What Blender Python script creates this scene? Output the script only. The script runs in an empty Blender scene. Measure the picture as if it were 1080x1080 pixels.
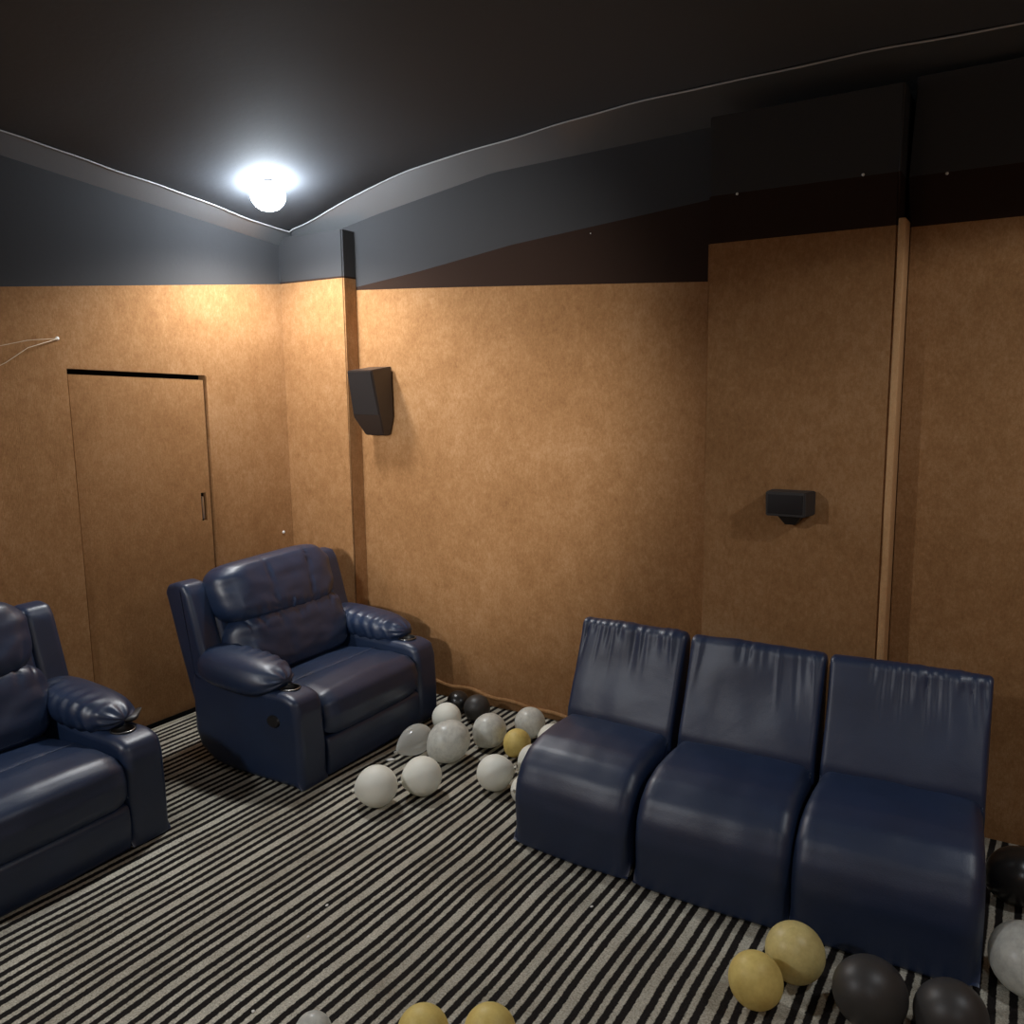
import bpy, bmesh, math, random
from mathutils import Vector, Matrix, noise
random.seed(7)
scn = bpy.context.scene
COL = scn.collection
PI = math.pi

# ------------------------------------------------------------------ helpers
def tag(o, label=None, cat=None, group=None, kind=None):
    if label: o['label'] = label
    if cat: o['category'] = cat
    if group: o['group'] = group
    if kind: o['kind'] = kind
    return o

def mesh_obj(name, verts, faces, mats, parent=None, smooth=False, mi=None):
    me = bpy.data.meshes.new(name)
    me.from_pydata([tuple(v) for v in verts], [], faces)
    me.validate()
    bm = bmesh.new(); bm.from_mesh(me)
    bmesh.ops.recalc_face_normals(bm, faces=bm.faces)
    bm.to_mesh(me); bm.free()
    if not isinstance(mats, (list, tuple)): mats = [mats]
    for m in mats: me.materials.append(m)
    if mi:
        for p, i in zip(me.polygons, mi): p.material_index = i
    if smooth:
        for p in me.polygons: p.use_smooth = True
    o = bpy.data.objects.new(name, me); COL.objects.link(o)
    if parent: o.parent = parent
    return o

def bm_obj(name, bm, mat, parent=None, smooth=True, angle=None):
    me = bpy.data.meshes.new(name)
    bmesh.ops.recalc_face_normals(bm, faces=bm.faces)
    bm.to_mesh(me); bm.free()
    me.materials.append(mat)
    for p in me.polygons: p.use_smooth = smooth
    if angle: me.set_sharp_from_angle(angle=angle)
    o = bpy.data.objects.new(name, me); COL.objects.link(o)
    if parent: o.parent = parent
    return o

def empty(name, loc, rz=0):
    o = bpy.data.objects.new(name, None); COL.objects.link(o)
    o.location = loc; o.rotation_euler = (0, 0, rz); o.empty_display_size = .1
    return o

def box(name, lo, hi, mat, parent=None, bev=0, seg=2):
    bm = bmesh.new(); bmesh.ops.create_cube(bm, size=1)
    for v in bm.verts:
        v.co = Vector([lo[i] + (v.co[i] + .5) * (hi[i] - lo[i]) for i in range(3)])
    if bev: bmesh.ops.bevel(bm, geom=bm.edges[:], offset=bev, segments=seg, affect='EDGES', profile=.5)
    return bm_obj(name, bm, mat, parent, smooth=bool(bev), angle=.7)

def tube(name, pts, r, mat, parent=None, seg=8, closed=False):
    pts = [Vector(p) for p in pts]; n = len(pts)
    V = []; F = []
    up = Vector((0, 0, 1))
    for i, p in enumerate(pts):
        t = (pts[min(i + 1, n - 1)] - pts[max(i - 1, 0)]).normalized()
        a = t.cross(up)
        if a.length < 1e-3: a = t.cross(Vector((0, 1, 0)))
        a.normalize(); b = t.cross(a)
        rr = r(i / (n - 1)) if callable(r) else r
        for k in range(seg):
            g = 2 * PI * k / seg
            V.append(p + a * rr * math.cos(g) + b * rr * math.sin(g))
    for i in range(n - 1):
        for k in range(seg):
            k2 = (k + 1) % seg
            F.append((i * seg + k, i * seg + k2, (i + 1) * seg + k2, (i + 1) * seg + k))
    F.append(tuple(range(seg))); F.append(tuple(range((n - 1) * seg, n * seg)))
    return mesh_obj(name, V, F, mat, parent, True)

def smooth_poly(pts, it=3):
    """closed chaikin smoothing; a point given with a third value 's' stays sharper"""
    for _ in range(it):
        q = []
        for i in range(len(pts)):
            a, b = pts[i], pts[(i + 1) % len(pts)]
            q.append((a[0] * .75 + b[0] * .25, a[1] * .75 + b[1] * .25))
            q.append((a[0] * .25 + b[0] * .75, a[1] * .25 + b[1] * .75))
        pts = q
    return pts

def resample(pts, step):
    out = []
    n = len(pts)
    for i in range(n):
        a, b = pts[i], pts[(i + 1) % n]
        d = math.hypot(b[0] - a[0], b[1] - a[1])
        k = max(1, int(round(d / step)))
        for j in range(k):
            t = j / k; out.append((a[0] + (b[0] - a[0]) * t, a[1] + (b[1] - a[1]) * t))
    return out

def loft(name, prof, W, mat, parent, mapf, r=.02, crown=0., disp=None, nst=24, it=3, step=.02, wfun=None):
    """closed profile (a,b) swept over width W with rounded ends; mapf(u_axis,a,b)->xyz"""
    P = resample(prof, step * 2.2)
    P = smooth_poly(P, it - 2 if it > 2 else 1)
    P = resample(P, step)
    n = len(P)
    area = sum(P[i][0] * P[(i + 1) % n][1] - P[(i + 1) % n][0] * P[i][1] for i in range(n))
    sg = 1 if area > 0 else -1
    N = []
    for i in range(n):
        a, b = P[i - 1], P[(i + 1) % n]
        tx, ty = b[0] - a[0], b[1] - a[1]
        l = math.hypot(tx, ty) or 1
        N.append((sg * ty / l, -sg * tx / l))
    # how far each point may move inwards before the offset curve crosses itself
    rad = []
    for i in range(n):
        cr = N[i - 1][0] * N[(i + 1) % n][1] - N[i - 1][1] * N[(i + 1) % n][0]
        dt = N[i - 1][0] * N[(i + 1) % n][0] + N[i - 1][1] * N[(i + 1) % n][1]
        an = math.atan2(cr * sg, dt)
        ds = math.hypot(P[(i + 1) % n][0] - P[i - 1][0], P[(i + 1) % n][1] - P[i - 1][1])
        rad.append(.8 * ds / an if an > 1e-3 else 9)
    LIM = [min(rad[(i + k) % n] + .6 * math.hypot(P[(i + k) % n][0] - P[i][0], P[(i + k) % n][1] - P[i][1]) for k in range(-8, 9)) for i in range(n)]
    st = []
    m = 5
    st.append((-W / 2, r + .014))
    for k in range(m):
        ph = PI / 2 * k / m
        st.append((-W / 2 + r * (1 - math.sin(ph)) if False else -W / 2 + r * (1 - math.cos(ph)), r * (1 - math.sin(ph))))
    for k in range(nst + 1):
        st.append((-W / 2 + r + (W - 2 * r) * k / nst, 0))
    for k in range(m - 1, -1, -1):
        ph = PI / 2 * k / m
        st.append((W / 2 - r * (1 - math.cos(ph)), r * (1 - math.sin(ph))))
    st.append((W / 2, r + .014))
    V = []; F = []
    for (x, ins) in st:
        u = 2 * x / W
        for (p, q, li) in zip(P, N, LIM):
            d = -min(ins, li) + crown * (1 - u * u)
            if disp: d += disp(u, p[0], p[1], q) * max(0, 1 - ins / r)
            xx = x * (wfun(p[0], p[1]) if wfun else 1)
            V.append(mapf(xx, p[0] + q[0] * d, p[1] + q[1] * d))
    for s in range(len(st) - 1):
        for i in range(n):
            j = (i + 1) % n
            F.append((s * n + i, s * n + j, (s + 1) * n + j, (s + 1) * n + i))
    F.append(tuple(range(n))); F.append(tuple(range((len(st) - 1) * n, len(st) * n)))
    o = mesh_obj(name, V, F, mat, parent, True)
    nf = len(F)
    o.data.set_sharp_from_angle(angle=1.0)
    for k, p in enumerate(o.data.polygons):
        if p.loop_total > 4 or k < n or k >= nf - 2 - n: p.use_smooth = False
    return o

def puff(name, size, c, mat, parent, e=3., n=28, fn=None, rot=None, ex=None):
    """pillow-like solid: cube grid squeezed to a super-ellipsoid"""
    bm = bmesh.new(); bmesh.ops.create_cube(bm, size=2)
    bmesh.ops.subdivide_edges(bm, edges=bm.edges[:], cuts=n, use_grid_fill=True)
    ex = ex or (e, e, e)
    for v in bm.verts:
        p = v.co.copy()
        s = (abs(p.x) ** ex[0] + abs(p.y) ** ex[1] + abs(p.z) ** ex[2])
        s = s ** (1 / (sum(ex) / 3))
        q = p / s
        w = Vector((q.x * size[0] / 2, q.y * size[1] / 2, q.z * size[2] / 2))
        if fn: w = fn(w, q)
        if rot: w = rot @ w
        v.co = w + Vector(c)
    return bm_obj(name, bm, mat, parent)

def gauss(x, s): return math.exp(-(x / s) ** 2)
def sstep(a, b, x):
    t = max(0, min(1, (x - a) / (b - a))); return t * t * (3 - 2 * t)

# ------------------------------------------------------------------ materials
class NT:
    def __init__(s, name):
        s.m = bpy.data.materials.new(name); s.m.use_nodes = True
        s.t = s.m.node_tree; s.b = s.t.nodes['Principled BSDF']; s.out = s.t.nodes['Material Output']
    def n(s, typ, **kw):
        x = s.t.nodes.new(typ)
        for k, v in kw.items():
            if k.startswith('_'): setattr(x, k[1:], v)
            else: x.inputs[k.replace('__', ' ')].default_value = v
        return x
    def l(s, a, b): s.t.links.new(a, b)
    def coord(s, scale=(1, 1, 1), kind='Object'):
        tc = s.n('ShaderNodeTexCoord'); mp = s.n('ShaderNodeMapping'); mp.inputs['Scale'].default_value = scale
        s.l(tc.outputs[kind], mp.inputs['Vector']); return mp.outputs['Vector']
    def noise(s, vec, scale, detail=4, rough=.6):
        x = s.n('ShaderNodeTexNoise', Scale=scale, Detail=detail, Roughness=rough); s.l(vec, x.inputs['Vector']); return x
    def ramp(s, fac, stops):
        r = s.n('ShaderNodeValToRGB'); cr = r.color_ramp
        while len(cr.elements) < len(stops): cr.elements.new(.5)
        for e, (p, c) in zip(cr.elements, stops): e.position = p; e.color = (*c, 1)
        s.l(fac, r.inputs['Fac']); return r
    def bump(s, h, strength, dist=.002, prev=None):
        b = s.n('ShaderNodeBump', Strength=strength, Distance=dist); s.l(h, b.inputs['Height'])
        if prev: s.l(prev, b.inputs['Normal'])
        return b.outputs['Normal']

def plain(name, col, rough=.5, spec=.5, metal=0, emit=None, es=0, bumpscale=0, bumpst=.2):
    k = NT(name); b = k.b
    b.inputs['Base Color'].default_value = (*col, 1); b.inputs['Roughness'].default_value = rough
    b.inputs['Specular IOR Level'].default_value = spec; b.inputs['Metallic'].default_value = metal
    if emit: b.inputs['Emission Color'].default_value = (*emit, 1); b.inputs['Emission Strength'].default_value = es
    if bumpscale:
        v = k.coord(); nz = k.noise(v, bumpscale, 4)
        k.l(k.bump(nz.outputs['Fac'], bumpst), b.inputs['Normal'])
    return k.m

def burlap(name, lo, mid, hi, rough=.9):
    k = NT(name); v = k.coord()
    n1 = k.noise(v, 1.6, 6, .62)
    n2 = k.noise(k.coord((1, 1, .8)), 20, 6, .75)
    n3 = k.noise(k.coord((1, 1, .6)), 90, 4, .85)
    mx = k.n('ShaderNodeMath', _operation='MULTIPLY_ADD'); mx.inputs[1].default_value = .30
    k.l(n2.outputs['Fac'], mx.inputs[0])
    m0 = k.n('ShaderNodeMath', _operation='MULTIPLY'); m0.inputs[1].default_value = .32
    k.l(n1.outputs['Fac'], m0.inputs[0]); k.l(m0.outputs[0], mx.inputs[2])
    m2 = k.n('ShaderNodeMath', _operation='MULTIPLY_ADD'); m2.inputs[1].default_value = .38
    k.l(n3.outputs['Fac'], m2.inputs[0]); k.l(mx.outputs[0], m2.inputs[2])
    r = k.ramp(m2.outputs[0], [(.30, lo), (.5, mid), (.68, hi)])
    k.l(r.outputs['Color'], k.b.inputs['Base Color'])
    w1 = k.n('ShaderNodeTexWave', _wave_type='BANDS', _bands_direction='Z', Scale=150, Distortion=4, Detail=2)
    w1.inputs['Detail Scale'].default_value = 3
    w2 = k.n('ShaderNodeTexWave', _wave_type='BANDS', _bands_direction='DIAGONAL', Scale=110, Distortion=4, Detail=2)
    k.l(k.coord(), w1.inputs['Vector']); k.l(k.coord((1, 1, 0)), w2.inputs['Vector'])
    ad = k.n('ShaderNodeMath', _operation='ADD'); k.l(w1.outputs['Fac'], ad.inputs[0]); k.l(w2.outputs['Fac'], ad.inputs[1])
    nb = k.bump(ad.outputs[0], .28, .0015)
    nb = k.bump(n2.outputs['Fac'], .22, .008, nb)
    k.l(nb, k.b.inputs['Normal'])
    k.b.inputs['Roughness'].default_value = rough; k.b.inputs['Specular IOR Level'].default_value = .15
    return k.m

def leather(name, col, rough=.4):
    k = NT(name); v = k.coord()
    n1 = k.noise(v, 5, 4); r = k.ramp(n1.outputs['Fac'], [(.3, tuple(c * .85 for c in col)), (.7, tuple(c * 1.15 for c in col))])
    k.l(r.outputs['Color'], k.b.inputs['Base Color'])
    vo = k.n('ShaderNodeTexVoronoi', Scale=260); k.l(v, vo.inputs['Vector'])
    nb = k.bump(vo.outputs['Distance'], .25, .0008)
    n2 = k.noise(v, 11, 3, .5)
    nb = k.bump(n2.outputs['Fac'], .17, .010, nb)
    k.l(nb, k.b.inputs['Normal'])
    k.b.inputs['Roughness'].default_value = rough
    k.b.inputs['Specular IOR Level'].default_value = .8
    return k.m

def carpet_mat():
    k = NT('striped_carpet'); tc = k.n('ShaderNodeTexCoord'); sx = k.n('ShaderNodeSeparateXYZ')
    # wobble of the stripe edges
    mp = k.n('ShaderNodeMapping'); k.l(tc.outputs['Object'], mp.inputs['Vector'])
    nz = k.noise(mp.outputs['Vector'], 60, 3, .7)
    nz2 = k.noise(mp.outputs['Vector'], 1.1, 2, .5)
    k.l(tc.outputs['Object'], sx.inputs['Vector'])
    def mth(op, a, b=None, c=None):
        x = k.n('ShaderNodeMath', _operation=op)
        for i, q in enumerate((a, b, c)):
            if q is None: continue
            if isinstance(q, (int, float)): x.inputs[i].default_value = q
            else: k.l(q, x.inputs[i])
        return x.outputs[0]
    w = mth('MULTIPLY_ADD', nz.outputs['Fac'], .011, -.0055)
    w2 = mth('MULTIPLY_ADD', nz2.outputs['Fac'], .05, -.025)
    x = mth('ADD', mth('ADD', sx.outputs['X'], w), w2)
    P = .1795
    ph = mth('MODULO', mth('ADD', x, 1.066 + 20 * P + .017), P)     # 0 at the left edge of the wide stripe
    tot = None
    for c, hw in ((.0165, .0165), (.0651, .0092), (.1062, .0096), (.1473, .0090)):
        d = mth('ABSOLUTE', mth('SUBTRACT', ph, c))
        s = k.n('ShaderNodeMapRange', _interpolation_type='SMOOTHSTEP'); k.l(d, s.inputs['Value'])
        s.inputs['From Min'].default_value = hw - .0018; s.inputs['From Max'].default_value = hw + .0018
        s.inputs['To Min'].default_value = 1; s.inputs['To Max'].default_value = 0
        tot = s.outputs['Result'] if tot is None else mth('MAXIMUM', tot, s.outputs['Result'])
    pile = k.noise(mp.outputs['Vector'], 150, 4, .85)
    pl = k.ramp(pile.outputs['Fac'], [(.34, (.24, .225, .18)), (.5, (.56, .53, .44)), (.68, (.85, .82, .71))])
    dk = k.ramp(pile.outputs['Fac'], [(.35, (.008, .007, .007)), (.7, (.03, .026, .024))])
    soil = k.noise(mp.outputs['Vector'], 2.3, 5, .7)
    sr = k.ramp(soil.outputs['Fac'], [(.34, (.58, .56, .53)), (.62, (1, 1, 1))])
    mm = k.n('ShaderNodeMix', _data_type='RGBA', _blend_type='MULTIPLY'); mm.inputs[0].default_value = 1
    k.l(pl.outputs['Color'], mm.inputs[6]); k.l(sr.outputs['Color'], mm.inputs[7])
    mix = k.n('ShaderNodeMix', _data_type='RGBA'); k.l(tot, mix.inputs[0]); k.l(dk.outputs['Color'], mix.inputs[6]); k.l(mm.outputs[2], mix.inputs[7])
    k.l(mix.outputs[2], k.b.inputs['Base Color'])
    hgt = mth('ADD', mth('MULTIPLY', tot, .8), mth('MULTIPLY', pile.outputs['Fac'], .6))
    k.l(k.bump(hgt, .6, .004), k.b.inputs['Normal'])
    k.b.inputs['Roughness'].default_value = .95; k.b.inputs['Specular IOR Level'].default_value = .1
    return k.m

def latex(name, col, rough=.35, trans=.25, mottled=None, alpha=None):
    k = NT(name); v = k.coord()
    if mottled:
        n1 = k.noise(v, 28, 5, .7); r = k.ramp(n1.outputs['Fac'], [(.35, mottled), (.62, col)])
        src = r.outputs['Color']
    else:
        rgb = k.n('ShaderNodeRGB'); rgb.outputs[0].default_value = (*col, 1); src = rgb.outputs[0]
    k.l(src, k.b.inputs['Base Color'])
    k.b.inputs['Roughness'].default_value = rough
    tr = k.n('ShaderNodeBsdfTranslucent'); k.l(src, tr.inputs['Color'])
    mx = k.n('ShaderNodeMixShader'); mx.inputs[0].default_value = trans
    k.l(k.b.outputs[0], mx.inputs[1]); k.l(tr.outputs[0], mx.inputs[2])
    last = mx
    if alpha is not None:
        tp = k.n('ShaderNodeBsdfTransparent'); tp.inputs['Color'].default_value = (.93, .93, .93, 1)
        lw = k.n('ShaderNodeLayerWeight', Blend=.35)
        mr = k.n('ShaderNodeMapRange'); mr.inputs['To Min'].default_value = alpha; mr.inputs['To Max'].default_value = min(1, alpha + .45)
        k.l(lw.outputs['Facing'], mr.inputs['Value'])
        m2 = k.n('ShaderNodeMixShader'); k.l(mr.outputs['Result'], m2.inputs[0]); k.l(tp.outputs[0], m2.inputs[1]); k.l(mx.outputs[0], m2.inputs[2])
        last = m2
    k.l(last.outputs[0], k.out.inputs['Surface'])
    return k.m

M_BURLAP = burlap('brown_burlap', (.17, .078, .027), (.31, .160, .066), (.45, .262, .130))
M_BURLAP_SHADE = plain('burlap_painted_shade', (.030, .017, .012), .9, .1, bumpscale=60, bumpst=.3)  # shade on the upper burlap, put in as a dark brown colour
M_BLACKWALL = plain('black_wall_cloth', (.045, .045, .047), .9, .15, bumpscale=40, bumpst=.3)
M_CEIL = plain('black_ceiling_cloth', (.072, .076, .084), .85, .2, bumpscale=30, bumpst=.35)
M_COVE = plain('grey_ceiling_edge_cloth', (.10, .103, .106), .32, 1.0, bumpscale=30, bumpst=.2)
M_CARPET = carpet_mat()
M_NAVY = leather('navy_leather', (.012, .026, .066), .41)
M_NAVY2 = leather('navy_leatherette', (.012, .025, .066), .44)
M_SEAM = plain('seam_thread', (.10, .12, .17), .6)
M_BLACKP = plain('black_plastic', (.015, .014, .014), .45)
M_GRILLE = plain('dark_grille_cloth', (.016, .013, .013), .75, .3, bumpscale=400, bumpst=.5)
M_CHROME = plain('brushed_metal', (.55, .54, .52), .3, .5, 1)
M_BATTEN = burlap('pale_burlap_edge', (.40, .21, .09), (.54, .31, .145), (.64, .40, .21))
M_GAP = plain('dark_gap', (.004, .004, .004), .9, .1)
M_WHITEDOT = plain('white_plastic', (.85, .84, .8), .4)
M_CORD = plain('grey_cord', (.42, .42, .42), .7)
M_BULB = plain('lit_globe', (.9, .93, 1), .4, .5, 0, (.80, .90, 1.0), 110)
M_BULB2 = plain('dim_globe', (.9, .93, 1), .4, .5, 0, (.9, .95, 1.0), 8)
M_STRING = plain('pale_string', (.5, .4, .28), .7)
L_WHITE = latex('white_latex', (.97, .98, .88), .5, .12)
L_CLEAR = latex('clear_latex', (.80, .81, .76), .18, .35, alpha=.42)
L_PEARL = latex('pearl_latex', (.88, .89, .82), .33, .3, mottled=(.66, .67, .62))
L_GOLD = latex('gold_latex', (.90, .72, .24), .5, .15, mottled=(.78, .60, .18))
L_GOLDP = latex('pale_gold_latex', (.80, .67, .28), .42, .12, mottled=(.66, .54, .21))
L_BLACK = latex('black_latex', (.022, .021, .020), .28, .03)
L_GREYBK = latex('charcoal_latex', (.045, .042, .040), .45, .03)

# ------------------------------------------------------------------ room
XW = -3.97; YW = 3.87; XR = 1.45; YN = -1.3
def ell(y):           # ceiling line along the left wall
    return min(2.655 + .112 * (3.80 - y), 3.02)
ER = [(-3.97, 2.655), (-3.27, 2.78), (-2.5, 2.895), (-1.34, 2.93), (1.5, 2.93)]
def lerp(T, x):
    if len(T) > 6:
        return sum(lerp0(T, x + d) for d in (-.18, -.09, 0, .09, .18)) / 5
    return lerp0(T, x)
def lerp0(T, x):
    if x <= T[0][0]: return T[0][1]
    for (a, p), (b, q) in zip(T, T[1:]):
        if x <= b: return p + (q - p) * (x - a) / (b - a)
    return T[-1][1]
def err(x): return lerp(ER, x)

floor = mesh_obj('floor', [(XW - .3, YN - .1, 0), (XR + .1, YN - .1, 0), (XR + .1, YW + .1, 0), (XW - .3, YW + .1, 0),
                           (XW - .3, YN - .1, -.1), (XR + .1, YN - .1, -.1), (XR + .1, YW + .1, -.1), (XW - .3, YW + .1, -.1)],
                 [(0, 1, 2, 3), (7, 6, 5, 4), (0, 4, 5, 1), (1, 5, 6, 2), (2, 6, 7, 3), (3, 7, 4, 0)], M_CARPET)
tag(floor, kind='structure')

# left wall: burlap below, black cloth above, with a doorway cut in it
DY0, DY1 = 2.376, 3.171
def dtop(y): return 1.915 - .037 * (y - DY0)
def btop(y): return 2.26 + .098 * (y - 2.0) if y < 3.8 else 2.43
V = []; F = []; MI = []
ys = [YN, 1.0, 2.0, DY0, DY1, 3.79, YW]
def vtx(p): V.append(p); return len(V) - 1
for a, b in zip(ys, ys[1:]):
    isdoor = (a == DY0)
    lo_a, lo_b = (dtop(a), dtop(b)) if isdoor else (0, 0)
    i = [vtx((XW, a, lo_a)), vtx((XW, b, lo_b)), vtx((XW, b, btop(b))), vtx((XW, a, btop(a)))]
    F.append(tuple(i)); MI.append(0)
    j = [vtx((XW, a, btop(a))), vtx((XW, b, btop(b))), vtx((XW, b, 3.3)), vtx((XW, a, 3.3))]
    F.append(tuple(j)); MI.append(1)
D = .06  # reveal
for a, b in (((XW, DY0, 0), (XW, DY0, dtop(DY0))), ((XW, DY1, 0), (XW, DY1, dtop(DY1))), ((XW, DY0, dtop(DY0)), (XW, DY1, dtop(DY1)))):
    i = [vtx(a), vtx(b), vtx((b[0] - D, b[1], b[2])), vtx((a[0] - D, a[1], a[2]))]
    F.append(tuple(i)); MI.append(0)
i = [vtx((XW - D, DY0 - .05, -.02)), vtx((XW - D, DY1 + .05, -.02)), vtx((XW - D, DY1 + .05, 1.99)), vtx((XW - D, DY0 - .05, 1.99))]
F.append(tuple(i)); MI.append(2)
i = [vtx((XW - .28, YN, 0)), vtx((XW - .28, YW, 0)), vtx((XW - .28, YW, 3.3)), vtx((XW - .28, YN, 3.3))]
F.append(tuple(i)); MI.append(2)
wl = mesh_obj('wall_left', V, F, [M_BURLAP, M_BLACKWALL, M_GAP], mi=MI); tag(wl, kind='structure')

# door leaf (burlap-covered, flush) with recessed pull
door = empty('door_1', (XW - .012, (DY0 + DY1) / 2, 0)); tag(door, 'flush brown door covered in the same cloth as the wall', kind='structure')
cy = (DY0 + DY1) / 2
HY0, HY1, HZ0, HZ1 = 3.098, 3.134, 1.075, 1.235
def slab(y0, y1, z0, z1, z1b=None):
    z1b = z1 if z1b is None else z1b
    return ([(-.04, y0 - cy, z0), (0, y0 - cy, z0), (0, y1 - cy, z0), (-.04, y1 - cy, z0),
             (-.04, y0 - cy, z1), (0, y0 - cy, z1), (0, y1 - cy, z1b), (-.04, y1 - cy, z1b)],
            [(0, 1, 2, 3), (4, 5, 6, 7), (0, 1, 5, 4), (1, 2, 6, 5), (2, 3, 7, 6), (3, 0, 4, 7)])
lv = []; lf = []
a0, a1 = DY0 + .010, DY1 - .009
for s in (slab(a0, HY0, .01, dtop(a0) - .026, dtop(HY0) - .026), slab(HY1, a1, .01, dtop(HY1) - .026, dtop(a1) - .026),
          slab(HY0, HY1, .01, HZ0), slab(HY0, HY1, HZ1, dtop(HY0) - .026, dtop(HY1) - .026)):
    o = len(lv); lv += s[0]; lf += [tuple(x + o for x in f) for f in s[1]]
mesh_obj('door_leaf', lv, lf, M_BURLAP, door)
hr = box('pull_recess', (-.040, HY0 - cy, HZ0), (-.028, HY1 - cy, HZ1), M_GAP, door)
hb = box('pull_bar', (-.028, HY0 + .010 - cy, HZ0 + .01), (-.006, HY1 - .012 - cy, HZ1 - .022), M_CHROME, door, .003)
hb['label'] = 'dull metal pull bar'
# flared cloth edges around the doorway: two vertical beads
t2 = box('trim_2', (XW - .001, DY1 + .001, 0), (XW + .006, DY1 + .010, dtop(DY1) - .005), M_BURLAP, None, .003); tag(t2, kind='structure')

# rear wall (photo's right-hand wall): plane A with a painted shade band, then black cloth above
xs = [XW, -3.49, -3.0, -2.39, -1.34, XR]
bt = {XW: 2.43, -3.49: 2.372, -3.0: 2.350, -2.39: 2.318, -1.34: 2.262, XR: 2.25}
vt = {XW: 2.44, -3.49: 2.385, -3.0: 2.44, -2.39: 2.525, -1.34: 2.62, XR: 2.62}  # top of the shade painted over the burlap
V = []; F = []; MI = []
for a, b in zip(xs, xs[1:]):
    i = [vtx((a, YW, 0)), vtx((b, YW, 0)), vtx((b, YW, bt[b])), vtx((a, YW, bt[a]))]; F.append(tuple(i)); MI.append(0)
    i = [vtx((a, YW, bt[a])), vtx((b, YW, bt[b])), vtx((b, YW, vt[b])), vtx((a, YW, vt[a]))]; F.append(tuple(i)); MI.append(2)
    i = [vtx((a, YW, vt[a])), vtx((b, YW, vt[b])), vtx((b, YW, 3.3)), vtx((a, YW, 3.3))]; F.append(tuple(i)); MI.append(1)
wb = mesh_obj('wall_back', V, F, [M_BURLAP, M_BLACKWALL, M_BURLAP_SHADE], mi=MI); tag(wb, kind='structure')
wr_ = mesh_obj('wall_right', [(XR, YN, 0), (XR, YW, 0), (XR, YW, 2.45), (XR, YN, 2.45), (XR, YW, 3.3), (XR, YN, 3.3)],
               [(0, 1, 2, 3), (3, 2, 4, 5)], [M_BURLAP, M_BLACKWALL], mi=[0, 1]); tag(wr_, kind='structure')
wf = mesh_obj('wall_front', [(XW - .28, YN, 0), (XR, YN, 0), (XR, YN, 2.45), (XW - .28, YN, 2.45), (XR, YN, 3.3), (XW - .28, YN, 3.3)],
              [(0, 1, 2, 3), (3, 2, 4, 5)], [M_BURLAP, M_BLACKWALL], mi=[0, 1]); tag(wf, kind='structure')

def chase(name, x0, x1, yf, zt, ztop, zv=None):
    zv = zv or zt + .01
    """boxed-out section standing proud of the rear wall: burlap to zt, painted shade to zv, black above"""
    V = []; F = []; MI = []
    nb = 14
    def q(*p): F.append(tuple(len(V) + i for i in range(4))); V.extend(p)
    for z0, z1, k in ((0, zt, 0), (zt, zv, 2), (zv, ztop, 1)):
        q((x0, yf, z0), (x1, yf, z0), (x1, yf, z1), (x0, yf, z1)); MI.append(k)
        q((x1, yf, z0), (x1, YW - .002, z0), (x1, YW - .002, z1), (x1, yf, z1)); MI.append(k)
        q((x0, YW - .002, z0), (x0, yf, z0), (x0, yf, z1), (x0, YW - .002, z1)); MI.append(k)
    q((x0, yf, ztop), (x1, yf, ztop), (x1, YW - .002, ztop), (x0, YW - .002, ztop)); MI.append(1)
    o = mesh_obj(name, V, F, [M_BURLAP, M_BLACKWALL, M_BURLAP_SHADE], mi=MI)
    bm = bmesh.new(); bm.from_mesh(o.data)
    bmesh.ops.remove_doubles(bm, verts=bm.verts, dist=1e-5)
    ed = [e for e in bm.edges if abs(e.verts[0].co.y - yf) < 1e-4 and abs(e.verts[1].co.y - yf) < 1e-4 and abs(e.verts[0].co.x - e.verts[1].co.x) < 1e-4]
    bmesh.ops.bevel(bm, geom=ed, offset=.008, segments=3, affect='EDGES')
    for f in bm.faces:
        zz = f.calc_center_median().z
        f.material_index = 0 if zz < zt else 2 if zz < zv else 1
    bmesh.ops.recalc_face_normals(bm, faces=bm.faces)
    bm.to_mesh(o.data); bm.free()
    return tag(o, kind='structure')
chase('trim_3', XW + .001, -3.462, 3.762, 2.432, 2.70)
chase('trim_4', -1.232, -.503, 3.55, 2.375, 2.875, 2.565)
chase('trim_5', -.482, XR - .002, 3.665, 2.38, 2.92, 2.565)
# pale cloth-wrapped batten covering the end of the boxed-out section
bt_ = box('trim_6', (-.503, 3.545, 0), (-.477, 3.664, 2.40), M_BATTEN, None, .006, 3); tag(bt_, kind='structure')

# drooping hem of the cloth at the foot of the rear wall, dark slit behind it
hem = [(-3.45, .075), (-3.1, .085), (-2.9, .085), (-2.75, .083), (-2.62, .06), (-2.45, .058), (-2.3, .045), (-2.13, .032), (-1.9, .04), (-1.4, .03)]
pts = []
for i in range(70):
    x = -3.45 + 2.2 * i / 69
    pts.append((x, YW - .012 - .006 * math.sin(x * 17), lerp(hem, x) + .006 * math.sin(x * 23 + 1)))
bb = tube('baseboard_back', pts, .012, M_BURLAP); tag(bb, kind='structure')
bl = box('baseboard_left', (XW, YN + .02, 0), (XW + .006, 3.78, .032), M_GAP); tag(bl, kind='structure')
bl2 = box('trim_7', (XW + .006, 2.0, 0), (XW + .020, 3.3, .007), plain('pale_carpet_edge', (.45, .40, .32), .9, bumpscale=200), None, .002); tag(bl2, kind='structure')

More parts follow.
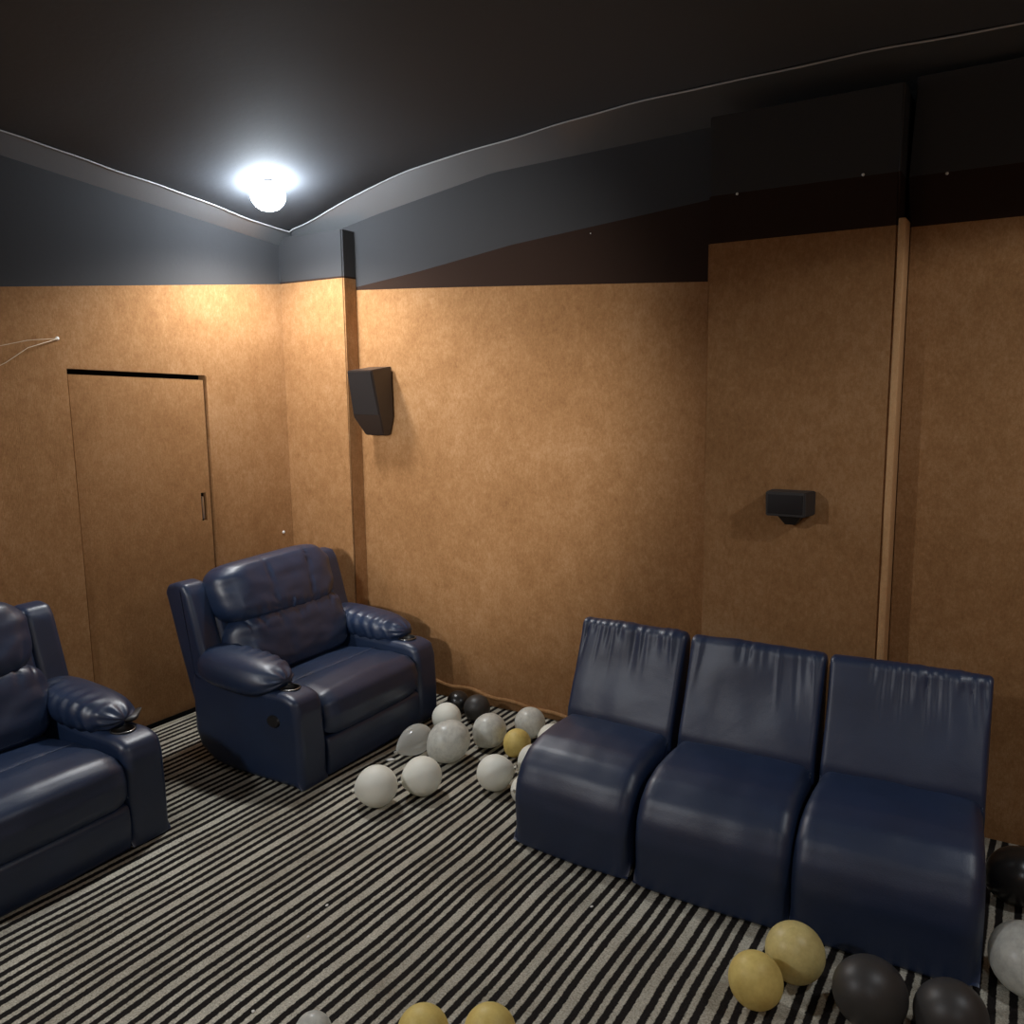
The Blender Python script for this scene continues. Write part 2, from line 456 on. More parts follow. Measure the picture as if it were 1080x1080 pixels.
# ceiling: black cloth, sagging towards the corner
WL = [(2.127, 2.930), (2.332, 2.909), (2.486, 2.885), (2.653, 2.867), (2.806, 2.852), (3.083, 2.824), (3.264, 2.796), (3.457, 2.765), (3.629, 2.742), (3.79, 2.735)]
WR = [(-3.89, 2.735), (-3.846, 2.745), (-3.589, 2.823), (-3.193, 2.931), (-2.800, 2.991), (-2.312, 3.023), (-1.855, 3.027), (-1.448, 3.014), (-1.268, 3.0), (-1.022, 2.984), (-0.673, 2.985), (-0.453, 2.982), (-0.139, 2.971), (1.5, 2.97)]
WY = [(-3.89, 3.79), (-2.35, 3.79), (-1.85, 3.68), (-1.4, 3.57), (-1.2, 3.53), (-1.0, 3.49), (-.67, 3.47), (1.5, 3.47)]
def wleft(y): return lerp(WL, y) if y > 2.127 else 2.925 + (2.127 - y) * .10 if y > .9 else 3.048
N_ = 46
V = []; F = []
def zc(x, y):
    a = max(0, x + 3.89); b = max(0, lerp(WY, x) - y)
    zl = wleft(min(y, 3.79)); zr = lerp(WR, x)
    w = (a + 1e-4) / (a + b + 2e-4)
    base = zl * (1 - w) + zr * w
    d = min(a, b)
    return base + .08 * (1 - math.exp(-d / .4)) + .006 * math.sin(x * 3.1 + y * 2.2) * (1 - math.exp(-d / .2))
for i in range(N_ + 1):
    u = (i / N_) ** 1.25
    x = -3.89 + (XR + 3.89) * u
    y1 = lerp(WY, x)
    for j in range(N_ + 1):
        y = y1 - (y1 - YN) * (j / N_) ** 1.25
        V.append((x, y, zc(x, y)))
for i in range(N_):
    for j in range(N_):
        a = i * (N_ + 1) + j; F.append((a, a + 1, a + N_ + 2, a + N_ + 1))
ceil = mesh_obj('ceiling', V, F, M_CEIL, None, True); tag(ceil, kind='structure')
# sloping cloth border between the seam and the top of the walls
V = []; F = []
pathL = [YN + (3.79 - YN) * i / 60 for i in range(61)]
for y in pathL:
    yy = y + (3.87 - 3.79) * ((y - YN) / (3.79 - YN)) ** 8
    V += [(-3.89, y, wleft(y) - .002), (XW, yy, ell(yy))]
n0 = len(V)
for i in range(60): F.append((2 * i, 2 * i + 1, 2 * i + 3, 2 * i + 2))
for i in range(91):
    x = -3.89 + (XR + 3.89) * i / 90
    xx = x - .08 * (1 - i / 90) ** 8
    yb = YW
    V += [(x, lerp(WY, x), lerp(WR, x) - .002), (xx, yb, err(xx) if x < -1.4 else 2.93)]
for i in range(90): F.append((n0 + 2 * i, n0 + 2 * i + 1, n0 + 2 * i + 3, n0 + 2 * i + 2))
cv = mesh_obj('trim_1', V, F, M_COVE, None, True); tag(cv, kind='structure')

# cord hanging along the ceiling seam
pts = []
for i in range(70):
    y = 1.2 + (3.77 - 1.2) * i / 69
    pts.append((-3.883, y, wleft(y) - .008 - .0015 * math.sin(y * 17)))
for i in range(120):
    x = -3.87 + (1.2 + 3.87) * i / 119
    pts.append((x, lerp(WY, x) - .004, lerp(WR, x) - .008 - .0015 * math.sin(x * 13)))
cd = tube('cable', pts, .0038, M_CORD, seg=6)
tag(cd, 'thin pale cord running along the edge of the black ceiling', 'cord')

# ------------------------------------------------------------------ lamps
def lamp(x, y, z, label, power, gm=None, half=84, blend=.12):
    gm = gm or M_BULB2
    t = empty('ceiling_lamp', (x, y, z))
    tag(t, label, 'lamp', 'round ceiling lamps')
    bm = bmesh.new(); bmesh.ops.create_uvsphere(bm, u_segments=32, v_segments=20, radius=.088)
    for v in bm.verts: v.co.z *= .85
    bm_obj('globe', bm, gm, t)
    top = zc(x, y) - z + .02
    bm = bmesh.new(); bmesh.ops.create_cone(bm, cap_ends=True, segments=24, radius1=.03, radius2=.03, depth=max(.02, top - .05))
    for v in bm.verts: v.co.z += (top + .05) / 2
    bm_obj('lamp_holder', bm, M_BLACKP, t, angle=.6)
    L = bpy.data.lights.new('downlight', 'SPOT'); L.energy = power; L.color = (1, .965, .92) if gm is M_BULB else (.93, .965, 1)
    L.spot_size = math.radians(2 * half); L.spot_blend = blend; L.shadow_soft_size = .09
    lo = bpy.data.objects.new('downlight', L); COL.objects.link(lo); lo.parent = t; lo.location = (0, 0, -.125)
    return t
lamp(-3.495, 3.258, 2.796, 'glowing white round lamp in the corner above the far recliner', 60, M_BULB, 80, .6)
lamp(.90, 2.27, 2.78, 'round ceiling lamp beyond the right end of the armless seats', 34, None, 82)
lamp(.95, -.8, 2.80, 'round ceiling lamp behind the camera on the right', 25)
lamp(-3.2, -.6, 2.80, 'round ceiling lamp behind the camera on the left', 100)

L = bpy.data.lights.new('added_wall_spot', 'SPOT'); L.energy = 600; L.color = (1, .97, .93)  # unseen spot without a fitting, added to brighten the rear wall
L.spot_size = math.radians(38); L.spot_blend = 1; L.shadow_soft_size = .10
key = bpy.data.objects.new('added_wall_spot', L); COL.objects.link(key); key.location = (-1.5, -1.0, 2.1)
az = math.atan2(4.87, -1.42); el = math.radians(-5.0)
key.rotation_euler = Vector((math.cos(az) * math.cos(el), math.sin(az) * math.cos(el), math.sin(el))).to_track_quat('-Z', 'Y').to_euler()

# ------------------------------------------------------------------ wall speakers
sp = empty('wall_speaker', (-3.30, 3.86, 1.53))
tag(sp, 'black tapered wall speaker mounted beside the corner pillar', 'speaker')
def W(p): return (p[0] + 3.30, p[1] - 3.86, p[2] - 1.53)
lv = [[(-3.372, 3.66, 1.902), (-3.186, 3.66, 1.902), (-3.204, 3.855, 1.925), (-3.372, 3.855, 1.925)],
      [(-3.394, 3.725, 1.640), (-3.190, 3.725, 1.636), (-3.200, 3.855, 1.636), (-3.385, 3.855, 1.636)],
      [(-3.368, 3.795, 1.532), (-3.232, 3.80, 1.532), (-3.228, 3.855, 1.532), (-3.36, 3.855, 1.532)]]
bm = bmesh.new(); R = [[bm.verts.new(W(p)) for p in r] for r in lv]
for a, b in zip(R, R[1:]):
    for i in range(4): bm.faces.new((a[i], a[(i + 1) % 4], b[(i + 1) % 4], b[i]))
bm.faces.new(R[0]); bm.faces.new(R[2])
bmesh.ops.bevel(bm, geom=bm.edges[:], offset=.005, segments=2, affect='EDGES')
bm_obj('cabinet', bm, plain('brown_black_cabinet', (.030, .022, .019), .42, bumpscale=150, bumpst=.2), sp, angle=.6)
g = [(-3.362, 3.658, 1.893), (-3.196, 3.658, 1.893), (-3.199, 3.719, 1.652), (-3.382, 3.719, 1.655)]
fb = [W(p) for p in g]; gb = [(p[0], p[1] + .012, p[2] - .002) for p in fb]
mesh_obj('grille', fb + gb, [(0, 1, 2, 3), (4, 5, 6, 7), (0, 1, 5, 4), (1, 2, 6, 5), (2, 3, 7, 6), (3, 0, 4, 7)], M_GRILLE, sp)
box('bracket', W((-3.33, 3.845, 1.66)), W((-3.27, 3.87, 1.80)), M_BLACKP, sp)

sp2 = empty('wall_speaker', (-.845, 3.55, 1.27))
tag(sp2, 'small flat black box speaker on the panel above the middle seat', 'speaker')
bm = bmesh.new()
c8 = [(-.085, -.115, .0), (.070, -.115, .0), (.088, -.015, .0), (-.088, -.015, .0),
      (-.088, -.115, .098), (.068, -.115, .098), (.088, -.015, .098), (-.09, -.015, .098)]
vs = [bm.verts.new(p) for p in c8]
for f in [(0, 1, 2, 3), (4, 5, 6, 7), (0, 1, 5, 4), (1, 2, 6, 5), (2, 3, 7, 6), (3, 0, 4, 7)]: bm.faces.new([vs[i] for i in f])
bmesh.ops.bevel(bm, geom=bm.edges[:], offset=.004, segments=2, affect='EDGES')
bm_obj('cabinet', bm, plain('dusty_black_cabinet', (.032, .028, .027), .6, bumpscale=120, bumpst=.3), sp2, angle=.6)
mesh_obj('bracket', [(-.045, -.09, .0), (.05, -.09, .0), (.02, -.06, -.04), (-.02, -.06, -.04), (-.045, 0, .0), (.05, 0, .0), (.02, 0, -.04), (-.02, 0, -.04)],
         [(0, 1, 2, 3), (4, 5, 6, 7), (0, 1, 5, 4), (1, 2, 6, 5), (2, 3, 7, 6), (3, 0, 4, 7)], M_BLACKP, sp2)
box('grille', (-.078, -.119, .010), (.060, -.113, .088), M_GRILLE, sp2, .002)

# ------------------------------------------------------------------ small wall fittings
def dot(name, p, r, axis, label, cat, group=None, mat=M_WHITEDOT):
    bm = bmesh.new(); bmesh.ops.create_uvsphere(bm, u_segments=16, v_segments=10, radius=r)
    for v in bm.verts:
        if axis == 'x': v.co.x *= .6
        else: v.co.y *= .6
    o = bm_obj(name, bm, mat); o.location = p; return tag(o, label, cat, group)
dot('wall_screw', (XW + .003, 3.68, .925), .0095, 'x', 'white screw head low on the left wall just above the far recliner', 'screw')
nl = dot('wall_nail', (XW + .004, 2.342, 2.054), .009, 'x', 'shiny nail high on the left wall holding two strings', 'nail')
tube('wall_string', [(XW + .010, 2.340, 2.052), (-3.93, 2.18, 2.005), (-3.90, 2.06, 1.936), (-3.90, 1.78, 1.80)], .0016, M_STRING, seg=5)
tag(bpy.data.objects['wall_string'], 'lower of two thin strings stretched from the nail above the door', 'string')
s2 = tube('wall_string', [(XW + .010, 2.340, 2.054), (-3.93, 2.18, 2.038), (-3.90, 2.042, 2.008), (-3.90, 1.75, 1.95)], .0013, M_STRING, seg=5)
tag(s2, 'upper of two thin strings stretched from the nail above the door', 'string')
for p, lb in (((-1.936, YW - .002, 2.535), 'pale tack in the shade-painted cloth left of the boxed-out panel'),
              ((-1.113, 3.547, 2.561), 'pale tack at the upper left of the boxed-out panel'),
              ((-.634, 3.547, 2.570), 'pale tack at the upper right of the boxed-out panel beside the batten'),
              ((-.361, 3.662, 2.560), 'pale tack high up just right of the batten')):
    dot('wall_tack', p, .0055 if p[0] > -1.5 else .003, 'y', lb, 'tack', 'tacks along the top edge of the wall cloth')

# ------------------------------------------------------------------ recliners
def cut(obj_, cutter):
    m = obj_.modifiers.new('b', 'BOOLEAN'); m.object = cutter; m.operation = 'DIFFERENCE'; m.solver = 'EXACT'
    dg = bpy.context.evaluated_depsgraph_get(); dg.update()
    me = bpy.data.meshes.new_from_object(obj_.evaluated_get(dg)); obj_.modifiers.clear()
    obj_.data = me
    bpy.data.objects.remove(cutter)

def make_recliner(name, loc, rz, label, seed):
    rnd = random.Random(seed)
    t = empty(name, loc, rz); tag(t, label, 'recliner', 'navy leather recliners')
    # arms
    for s in (-1, 1):
        prof = [(.345, .004), (.348, .004), (.350, .008), (.352, .20), (.345, .36), (.325, .425), (.27, .447), (.10, .452), (-.15, .465), (-.300, .485), (-.318, .42), (-.312, .16), (-.28, .08), (-.19, .022), (-.06, .004), (.10, .003)]
        yc = s * .4175
        def dp(u, a, b, q, s=s):
            return .004 * noise.noise(Vector((a * 7, b * 7, s * 3 + seed)))
        a_ = loft('arm', prof, .165, M_NAVY, t, lambda x, a, b, yc=yc: Vector((a, yc + x, b)), r=.032, crown=.0, disp=dp, nst=10, step=.018)
        bm = bmesh.new(); bm.from_mesh(a_.data)
        bmesh.ops.triangulate(bm, faces=[f_ for f_ in bm.faces if len(f_.verts) > 4], quad_method='BEAUTY', ngon_method='BEAUTY')
        bm.to_mesh(a_.data); bm.free()
        bm = bmesh.new(); bmesh.ops.create_cone(bm, cap_ends=True, segments=40, radius1=.043, radius2=.043, depth=.16)
        for v in bm.verts: v.co += Vector((.222, yc + s * -.004, .455))
        c_ = bm_obj('cutter', bm, M_NAVY, t)
        bpy.context.view_layer.update(); cut(a_, c_)
        a_.data.set_sharp_from_angle(angle=.9)
        for p in a_.data.polygons: p.use_smooth = not (abs(p.normal.y) > .99 and abs(abs(p.center.y - yc) - .0825) < .002)
        # cup holder liner: cup with rim
        V = []; F = []; seg = 36
        prof2 = [(.046, .4500), (.048, .4530), (.0455, .4555), (.042, .453), (.040, .43), (.037, .385), (.0, .383)]
        for (r_, z_) in prof2:
            for k in range(seg):
                g_ = 2 * PI * k / seg; V.append((.222 + r_ * math.cos(g_), yc - s * .004 + r_ * math.sin(g_), z_ - .003))
        for i in range(len(prof2) - 1):
            for k in range(seg):
                k2 = (k + 1) % seg; F.append((i * seg + k, i * seg + k2, (i + 1) * seg + k2, (i + 1) * seg + k))
        ch = mesh_obj('cup_holder', V, F, M_BLACKP, t, True); ch['label'] = 'black round cup holder'
        V = []; F = []
        for i, (r_, z_) in enumerate([(.0415, .4535), (.0425, .4555), (.0435, .4560), (.0445, .455)]):
            for k in range(seg):
                g_ = 2 * PI * k / seg; V.append((.222 + r_ * math.cos(g_), yc - s * .004 + r_ * math.sin(g_), z_ - .002))
        for i in range(3):
            for k in range(seg):
                k2 = (k + 1) % seg; F.append((i * seg + k, i * seg + k2, (i + 1) * seg + k2, (i + 1) * seg + k))
        mesh_obj('rim', V, F, M_CHROME, ch, True)
        # armrest pillow
        def pf(w, q, s=s):
            # gathered toward the front tip and toward the inner seam
            tq = q.x
            tp = 1 - .14 * max(0, tq) ** 2.2 - .12 * max(0, -tq) ** 3
            w = Vector((w.x, w.y * tp, w.z * (1 - .22 * max(0, tq) ** 2.5)))
            # droop of the outside
            if s * q.y > 0: w.z -= .035 * (abs(q.y)) ** 2
            g1 = math.sin(tq * 27 + 1.3 * math.sin(q.z * 3) + seed) * math.exp(-((s * q.y + .62) / .42) ** 2)
            g2 = math.sin(tq * 41 + 2 * q.z + seed * 2) * math.exp(-((q.z + .35) / .35) ** 2) * (1 if s * q.y < 0 else .25)
            nrm = Vector((q.x * .3, q.y, q.z)).normalized()
            w += nrm * (.0042 * g1 + .0028 * g2) * (1 - abs(tq) ** 6)
            # puckered front corner
            pk = math.exp(-((tq - .92) / .14) ** 2)
            w += nrm * (.003 * math.sin(math.atan2(q.z, q.y) * 9 + seed)) * pk
            w.z += .02 * (-tq) - .0
            return w
        pl = puff('armrest_pillow', (.510, .235, .156), (-.038, yc + s * .010, .507), M_NAVY, t, n=44, fn=pf, ex=(3.6, 2.8, 2.3))
    # torn flap at the tip of the far pillow
    # seat
    def sd(u, a, b, q):
        top = sstep(.30, .38, b)
        d = .010 * top * math.cos(u * 1.4)
        d += -.008 * gauss(a - (.105 + .012 * math.cos(u * 3)), .007) * top * (1 - abs(u) ** 6)          # cross seam
        d += .003 * noise.noise(Vector((u * 3, a * 9, b * 9 + seed)))
        d += -.014 * max(0, abs(u) - .80) / .2 * (1 if a > .1 else .4)
        return d
    prof = [(.352, .202), (.368, .235), (.372, .30), (.352, .362), (.305, .398), (.20, .408), (.05, .398), (-.10, .385), (-.26, .37), (-.26, .202)]
    loft('seat_cushion', prof, .668, M_NAVY, t, lambda x, a, b: Vector((a, x, b)), r=.035, crown=.010, disp=sd, nst=40, step=.011)
    tube('seat_seam', [(.112 + .012 * math.cos(u * 3) - .004, u * .30, .409 + .010 * (1 - u * u)) for u in [(-1 + 2 * i / 20) for i in range(21)]], .0013, M_SEAM, t, 5)
    # footrest
    fr = [(.335, .006), (.345, .008), (.354, .06), (.358, .12), (.353, .180), (.335, .196), (.25, .196), (.25, .006)]
    loft('footrest', fr, .664, M_NAVY, t, lambda x, a, b: Vector((a, x, b)), r=.012, crown=.004, nst=20, step=.012)
    box('base_frame', (-.30, -.34, .012), (.26, .34, .20), M_BLACKP, t, .01)
    # back shell in a tilted frame
    tl = math.radians(15.5)
    def B(a, y, b):        # a = forward, b = up along the back, from pivot
        x0, z0 = -.275, .18
        return Vector((x0 + a * math.cos(tl) - b * math.sin(tl), y, z0 + a * math.sin(tl) + b * math.cos(tl)))
    def shell_prof(top):
        return [(0, .0), (-.005, .3), (.0, top - .03), (.025, top), (.085, top + .004), (.140, top - .02), (.155, top - .07), (.150, .3), (.14, .0)]
    for s in (-1, 1):
        wg = loft('wing', shell_prof(.722), .125, M_NAVY, t, lambda x, a, b, s=s: B(a, s * (.435 + .0 * b) + x, b), r=.026, nst=8, step=.014,
                  disp=lambda u, a, b, q: .004 * noise.noise(Vector((a * 6, b * 6, seed))))
    loft('back_shell', shell_prof(.690), .76, M_NAVY, t, lambda x, a, b: B(a, x, b), r=.03, nst=16, step=.02)
    seams = (-.28, .40)
    # head cushion
    def hf(w, q):
        f = max(0, q.x)
        w.x += .012 * (1 - q.y ** 2) - .01 * q.z
        # pinched end folds
        for sgn in (-1, 1):
            e_ = math.exp(-((q.y - sgn * .95) / .17) ** 2)
            w.x += -.008 * e_ * math.sin(q.z * 10 + 1.0 * sgn) * (.3 + f) * sstep(0, 1, q.z + .2)
        for sy in seams:
            w.x -= .011 * gauss(q.y - sy - .04 * q.z, .016) * f
        w.x += .005 * noise.noise(Vector((q.y * 4, q.z * 3, seed + 5))) * f
        # gathers along lower edge
        w.x += .003 * math.sin(q.y * 38 + seed) * gauss(q.z + .85, .3) * f
        wz = 1 + .03 * math.sin(q.y * 3)
        w.z *= wz
        w.y += .012 * q.z * (1 if q.y > 0 else -1)
        return w
    R_ = Matrix.Rotation(-tl, 3, 'Y')
    puff('head_cushion', (.225, .745, .330), B(.175, -.022, .600), M_NAVY, t, n=48, fn=hf, rot=R_, ex=(3.0, 5.0, 3.4))
    def lf_(w, q):
        f = max(0, q.x)
        w.x += .018 * (1 - q.y ** 2)
        up = math.exp(-((q.z - .75) / .33) ** 2)
        gsum = 0
        for c_, a_ in ((-.80, 1.2), (-.62, .8), (-.34, .9), (-.05, .9), (.04, .8), (.12, .7), (.35, .7), (.62, .8), (.8, .9)):
            gsum += a_ * gauss(q.y - c_ + .10 * (q.z - .8) * (1 if c_ < 0 else -1), .022)
        w.x += -.011 * gsum * up * f + .004 * up * f
        w.x -= .006 * gauss(q.y - seams[0] * .9 - .02 * q.z, .010) * f
        for sgn in (-1, 1):
            e_ = math.exp(-((q.y - sgn * .92) / .16) ** 2)
            w.x += .008 * e_ * math.sin(q.z * 8 + 2.2) * f
        w.x += .005 * noise.noise(Vector((q.y * 4, q.z * 3, seed + 9))) * f
        return w
    puff('lumbar_cushion', (.225, .755, .345), B(.165, 0, .325), M_NAVY, t, n=48, fn=lf_, rot=R_, ex=(2.8, 5.5, 3.2))
    for (yy, b0, b1, aa) in ((seams[0] * .3725 - .022, .505, .735, .283), (seams[1] * .3725 - .022, .52, .73, .283)):
        pts_ = []
        for i in range(15):
            b_ = b0 + (b1 - b0) * i / 14
            q_ = (b_ - .60) / .1625
            pts_.append(B(aa - .012 * q_ - .040 * abs(q_) ** 3.2, yy + .015 * q_, b_))
        tube('seam_stitch', pts_, .0016, M_SEAM, t, 5)
    # release lever on the near side
    bm = bmesh.new(); bmesh.ops.create_cone(bm, cap_ends=True, segments=28, radius1=.030, radius2=.026, depth=.012)
    bmesh.ops.rotate(bm, verts=bm.verts, cent=(0, 0, 0), matrix=Matrix.Rotation(PI / 2, 3, 'X'))
    for v in bm.verts: v.co = Vector((v.co.x * 1.25 + .205, v.co.y - .503, v.co.z + .315))
    lv_ = bm_obj('release_lever', bm, M_BLACKP, t, angle=.6); lv_['label'] = 'black oval release lever'
    for (x, y) in ((.20, -.39), (.20, .39), (-.12, -.39), (-.12, .39)):
        bm = bmesh.new(); bmesh.ops.create_cone(bm, cap_ends=True, segments=16, radius1=.022, radius2=.024, depth=.03)
        for v in bm.verts: v.co += Vector((x, y, .015))
        bm_obj('foot', bm, M_BLACKP, t)
    t.scale = (1.06, 1.07, .985)
    return t

r1 = make_recliner('recliner', (-3.113, 3.082, 0), math.radians(1.5), 'navy leather recliner in the corner facing right, with a cup holder in each arm', 1)
r2 = make_recliner('recliner', (-3.325, 1.510, 0), math.radians(1.0), 'navy leather recliner cut off by the left edge, with a torn armrest tip', 4)
# torn pointed tip on the far pillow of the near recliner
tip = puff('torn_tip', (.10, .11, .035), (.185, .468, .480), M_BLACKP, r2, n=10, ex=(2, 2, 2),
           fn=lambda w, q: Vector((w.x * (1 - .7 * max(0, q.y)), w.y, w.z * (1 - .8 * max(0, q.y)) + .018 * max(0, q.y))))
tip['label'] = 'torn black pointed tip'

# ------------------------------------------------------------------ armless modular seats
def module(xc, yc, rz, width, label, seed, pl):
    t = empty('armless_seat', (xc, yc, 0), math.radians(rz)); tag(t, label, 'seat', 'navy armless seats pushed together against the panelled wall')
    mp = lambda x, a, b: Vector((x, a, b))
    prof = [(.0, .012), (.0, .014), (-.004, .10), (-.008, .19), (.004, .262), (.038, .330), (.095, .380), (.17, .408), (.27, .420), (.40, .420), (.415, .36), (.415, .012)]
    def sd(u, a, b, q):
        d = .004 * noise.noise(Vector((u * 2.5, a * 5, b * 5 + seed * 3)))
        return d
    loft('seat', prof, width, M_NAVY2, t, mp, r=.046, crown=.008, disp=sd, nst=26, step=.014, wfun=lambda a, b: 1 - .075 * max(0, min(1, a / .38)))
    bp = [(.385, .36), (.392, .44), (.425, .53), (.470, .64), (.512, .745), (.528, .790), (.548, .804), (.580, .800), (.600, .765), (.575, .50), (.545, .25), (.54, .018), (.42, .018), (.42, .30)]
    def bd(u, a, b, q):
        if q[1] < -.5 or q[0] > .3: return 0
        s_ = 0
        for (c_, am, wd, ln) in pl:
            mm = sstep(.80 - ln, .79, b)
            s_ += am * gauss(u - c_ + .5 * (b - .78) * c_, wd) * mm
        d = s_ * .0085 * (1 - sstep(.770, .806, b) * .75)
        d += .006 * noise.noise(Vector((u * 2, b * 5, seed)))
        d -= .008 * gauss(u, .9) * gauss(b - .6, .12)
        return d
    loft('backrest', bp, width - .026, M_NAVY2, t, mp, r=.018, crown=.004, disp=bd, nst=70, step=.011,
         wfun=lambda a, b: 1 - .018 * math.sin(PI * max(0, min(1, (b - .35) / .42))) - .006 * sstep(.45, .80, b))
    for sx in (-1, 1):
        for yy in (.10, .43):
            bm = bmesh.new(); bmesh.ops.create_cone(bm, cap_ends=True, segments=16, radius1=.018, radius2=.02, depth=.02)
            for v in bm.verts: v.co += Vector((sx * (width / 2 - .10), yy, .01))
            bm_obj('foot', bm, M_BLACKP, t)
    return t
def pleats(seed, cs, base=.03):
    r = random.Random(seed); out = []
    for c in cs: out.append((c, r.choice((-1, -1, .8)) * r.uniform(.3, 1.2), r.uniform(.022, .055), r.uniform(.06, .26)))
    return out
module(-1.433, 2.664, -3, .508, 'left one of three navy armless seats, nearest the white balloons', 1,
       pleats(3, [-.86, -.72, -.6, -.45, -.33, -.2, -.08, .08, .2, .34, .5, .62, .78]))
module(-.883, 2.645, 0, .548, 'middle one of three navy armless seats below the small speaker', 2,
       pleats(5, [-.9, -.83, -.2, -.08, .08, .2, .36, .62, .74, .86]))
module(-.327, 2.655, 2, .556, 'right one of three navy armless seats with black balloons at its foot', 3,
       pleats(8, [-.42, -.3, -.2, -.08, .03, .12, .24, .36, .48, .62, .76, .9]))

# ------------------------------------------------------------------ balloons
def balloon(x, y, R, mat, label, tilt=(0, 0, 0), e=1.06, z=None, group='loose party balloons on the carpet', limp=0):
    bm = bmesh.new(); bmesh.ops.create_uvsphere(bm, u_segments=40, v_segments=28, radius=1)
    for v in bm.verts:
        w = v.co
        dn = max(0, -w.z)
        k = 1 - .16 * dn ** 3 - limp * .45 * max(0, (.6 - w.z)) ** 1.3
        v.co = Vector((w.x * k, w.y * k, w.z * (e + .10 * dn ** 3)))
    bmesh.ops.scale(bm, verts=bm.verts, vec=(R, R, R))
    rot = Matrix.Rotation(tilt[2], 3, 'Z') @ Matrix.Rotation(tilt[1], 3, 'Y') @ Matrix.Rotation(tilt[0], 3, 'X')
    for v in bm.verts: v.co = rot @ v.co
    mz = min(v.co.z for v in bm.verts)
    o = bm_obj('balloon', bm, mat)
    o.location = (x, y, (-mz + .0005) if z is None else z)
    if alphas.get(mat.name): pass
    tag(o, label, 'balloon', group)
    # knot
    ax = rot @ Vector((0, 0, -1)); base = ax * R * (e + .085)
    a = ax.orthogonal().normalized(); b = ax.cross(a)
    V = []; F = []; seg = 12
    pr = [(-.006, .010), (.0, .0045), (.006, .004), (.010, .0062), (.013, .0075), (.015, .006)]
    for d, r_ in pr:
        for k in range(seg):
            g_ = 2 * PI * k / seg; V.append(base + ax * d + a * r_ * math.cos(g_) + b * r_ * math.sin(g_))
    for i in range(len(pr) - 1):
        for k in range(seg):
            k2 = (k + 1) % seg; F.append((i * seg + k, i * seg + k2, (i + 1) * seg + k2, (i + 1) * seg + k))
    F.append(tuple(range(seg))); F.append(tuple(range((len(pr) - 1) * seg, len(pr) * seg)))
    if base.z + o.location.z > .017: mesh_obj('knot', V, F, mat, o, True)
    return o
alphas = {}
BL = [
 (-2.358, 2.640, .090, L_WHITE, 'opaque white balloon closest to the camera in front of the far recliner', (1.3, .3, 1.9), 1.02),
 (-2.250, 2.822, .087, L_WHITE, 'opaque white balloon touching the right side of the foremost white one', (1.5, .2, 2.6), 1.02),
 (-2.350, 3.160, .100, L_PEARL, 'large milky see-through balloon in front of the far recliner', (-1.15, 0, -.35), 1.10),
 (-2.570, 3.445, .077, L_WHITE, 'small white balloon behind the large milky one', (.5, .2, .4), 1.0),
 (-2.270, 3.400, .086, L_PEARL, 'milky balloon left of the yellow one near the wall', (.9, -.3, 3.0), 1.02),
 (-2.150, 3.600, .080, L_PEARL, 'milky balloon against the foot of the wall behind the yellow one', (1.2, .4, 4.0), 1.02),
 (-1.965, 3.500, .072, L_WHITE, 'white balloon peeping over the left end of the seats by the wall', (1.2, .4, 1.0), 1.02),
 (-2.092, 3.375, .068, L_GOLD, 'small bright yellow balloon among the milky ones left of the seats', (.6, .4, 2.0), 1.02),
 (-1.915, 3.235, .074, L_WHITE, 'white balloon squeezed between the yellow one and the left seat', (.9, .4, 2.0), 1.02),
 (-1.993, 3.024, .081, L_WHITE, 'lone opaque white balloon beside the left armless seat', (1.9, 0, 5.1), 1.03),
 (-1.802, 2.975, .066, L_WHITE, 'white balloon mostly hidden behind the left edge of the seats', (1.9, 0, 2.9), 1.03),
 (-2.514, 3.646, .072, L_GREYBK, 'black balloon at the foot of the wall right of the far recliner', (.6, .5, 1), 1.04),
 (-2.671, 3.690, .063, L_BLACK, 'smaller black balloon tucked against the wall beside the recliner arm', (.9, .5, 2), 1.02),
 (-.601, 2.265, .077, L_GOLD, 'yellow balloon in front of the seats, the one lying nearer the camera', (.45, -.35, .3), 1.16),
 (-.532, 2.440, .087, L_GOLDP, 'pale gold balloon leaning on the front of the middle seat', (.5, -.45, .2), 1.10),
 (-.307, 2.362, .098, L_GREYBK, 'black balloon in front of the right seat beside the gold pair', (.7, -.7, .1), 1.12),
 (-.108, 2.385, .092, L_GREYBK, 'black balloon in front of the right corner of the right seat', (.6, .5, .2), 1.10),
 (.062, 2.745, .100, L_PEARL, 'grey-white balloon at the right end of the seats, cut by the frame', (1.0, .9, 3.0), 1.10),
 (.030, 3.232, .099, L_BLACK, 'glossy black balloon beyond the right end of the seats', (.8, .6, 1.0), 1.04),
 (-1.317, 1.622, .071, L_GOLD, 'left one of two yellow balloons cut by the bottom edge', (.5, .3, 0), 1.04),
 (-1.161, 1.715, .071, L_GOLD, 'right one of two yellow balloons cut by the bottom edge', (.4, -.3, 0), 1.04),
 (-1.595, 1.490, .050, L_PEARL, 'small grey-white balloon just showing at the bottom edge', (.4, -.3, 0), 1.04),
]
for b in BL: balloon(b[0], b[1], b[2], b[3], b[4], b[5], b[6])
balloon(-2.545, 3.135, .078, L_CLEAR, 'limp see-through balloon with a pointed end beside the recliner foot', (-1.45, 0, -.12), 1.40, limp=.42)

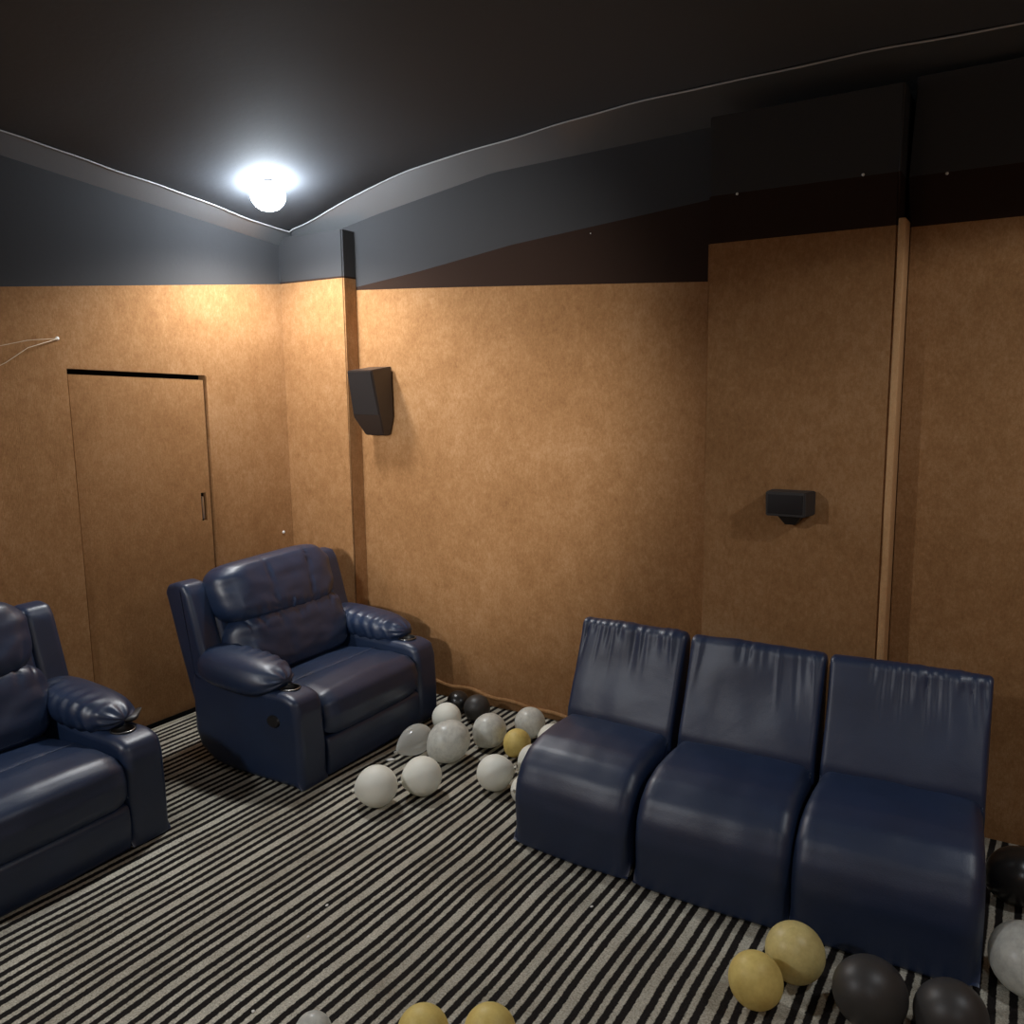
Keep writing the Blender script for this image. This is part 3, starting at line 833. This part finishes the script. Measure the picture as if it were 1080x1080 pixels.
for (x, y), lb in zip([(-2.60, 3.02), (-1.96, 1.83), (-1.849, 1.499), (-1.226, 2.457), (-2.03, 1.99)],
        ['torn white scrap beside the limp balloon by the recliner', 'white crumb in the open carpet below the far recliner', 'white crumb on the carpet near the bottom edge',
         'white crumb on the carpet in front of the left seat', 'pale crumb in the carpet between the recliners']):
    bm = bmesh.new(); bmesh.ops.create_icosphere(bm, subdivisions=2, radius=.006 if x > -2.5 else .014)
    for v in bm.verts: v.co = Vector((v.co.x * (1 if x > -2.5 else 1.6), v.co.y * .8, v.co.z * .45)) * (1 + .3 * noise.noise(v.co * 200))
    o = bm_obj('paper_scrap', bm, M_WHITEDOT); o.location = (x, y, .004 if x > -2.5 else .006); o.rotation_euler = (0, 0, x * 7)
    tag(o, lb, 'scrap', 'white scraps on the carpet')

# ------------------------------------------------------------------ camera, world, view
cam = bpy.data.cameras.new('camera'); co = bpy.data.objects.new('camera', cam); COL.objects.link(co)
yaw, pit, roll = math.radians(-31.92), math.radians(8.376), math.radians(.796)
cy_, sy_, cp, sp_, cr, sr = math.cos(yaw), math.sin(yaw), math.cos(pit), math.sin(pit), math.cos(roll), math.sin(roll)
f = Vector((sy_ * cp, cy_ * cp, -sp_)); r = Vector((cy_, -sy_, 0)); d = f.cross(r)
r2_ = cr * r + sr * d; d2 = -sr * r + cr * d
m = Matrix((( r2_.x, -d2.x, -f.x, 0), (r2_.y, -d2.y, -f.y, 0), (r2_.z, -d2.z, -f.z, 1.8), (0, 0, 0, 1)))
co.matrix_world = m
cam.sensor_width = 36; cam.lens = 36 * 897.4 / 1080; cam.clip_start = .02
scn.camera = co

w = bpy.data.worlds.new('world'); scn.world = w; w.use_nodes = True
w.node_tree.nodes['Background'].inputs[0].default_value = (.02, .02, .022, 1)
w.node_tree.nodes['Background'].inputs[1].default_value = 0.2
vs = scn.view_settings
vs.view_transform = 'Standard'; vs.look = 'None'; vs.gamma = 1; vs.use_curve_mapping = False; vs.exposure = 0.38
scn.cycles.use_denoising = True
scn.cycles.max_bounces = 8
scn.cycles.sample_clamp_indirect = 6
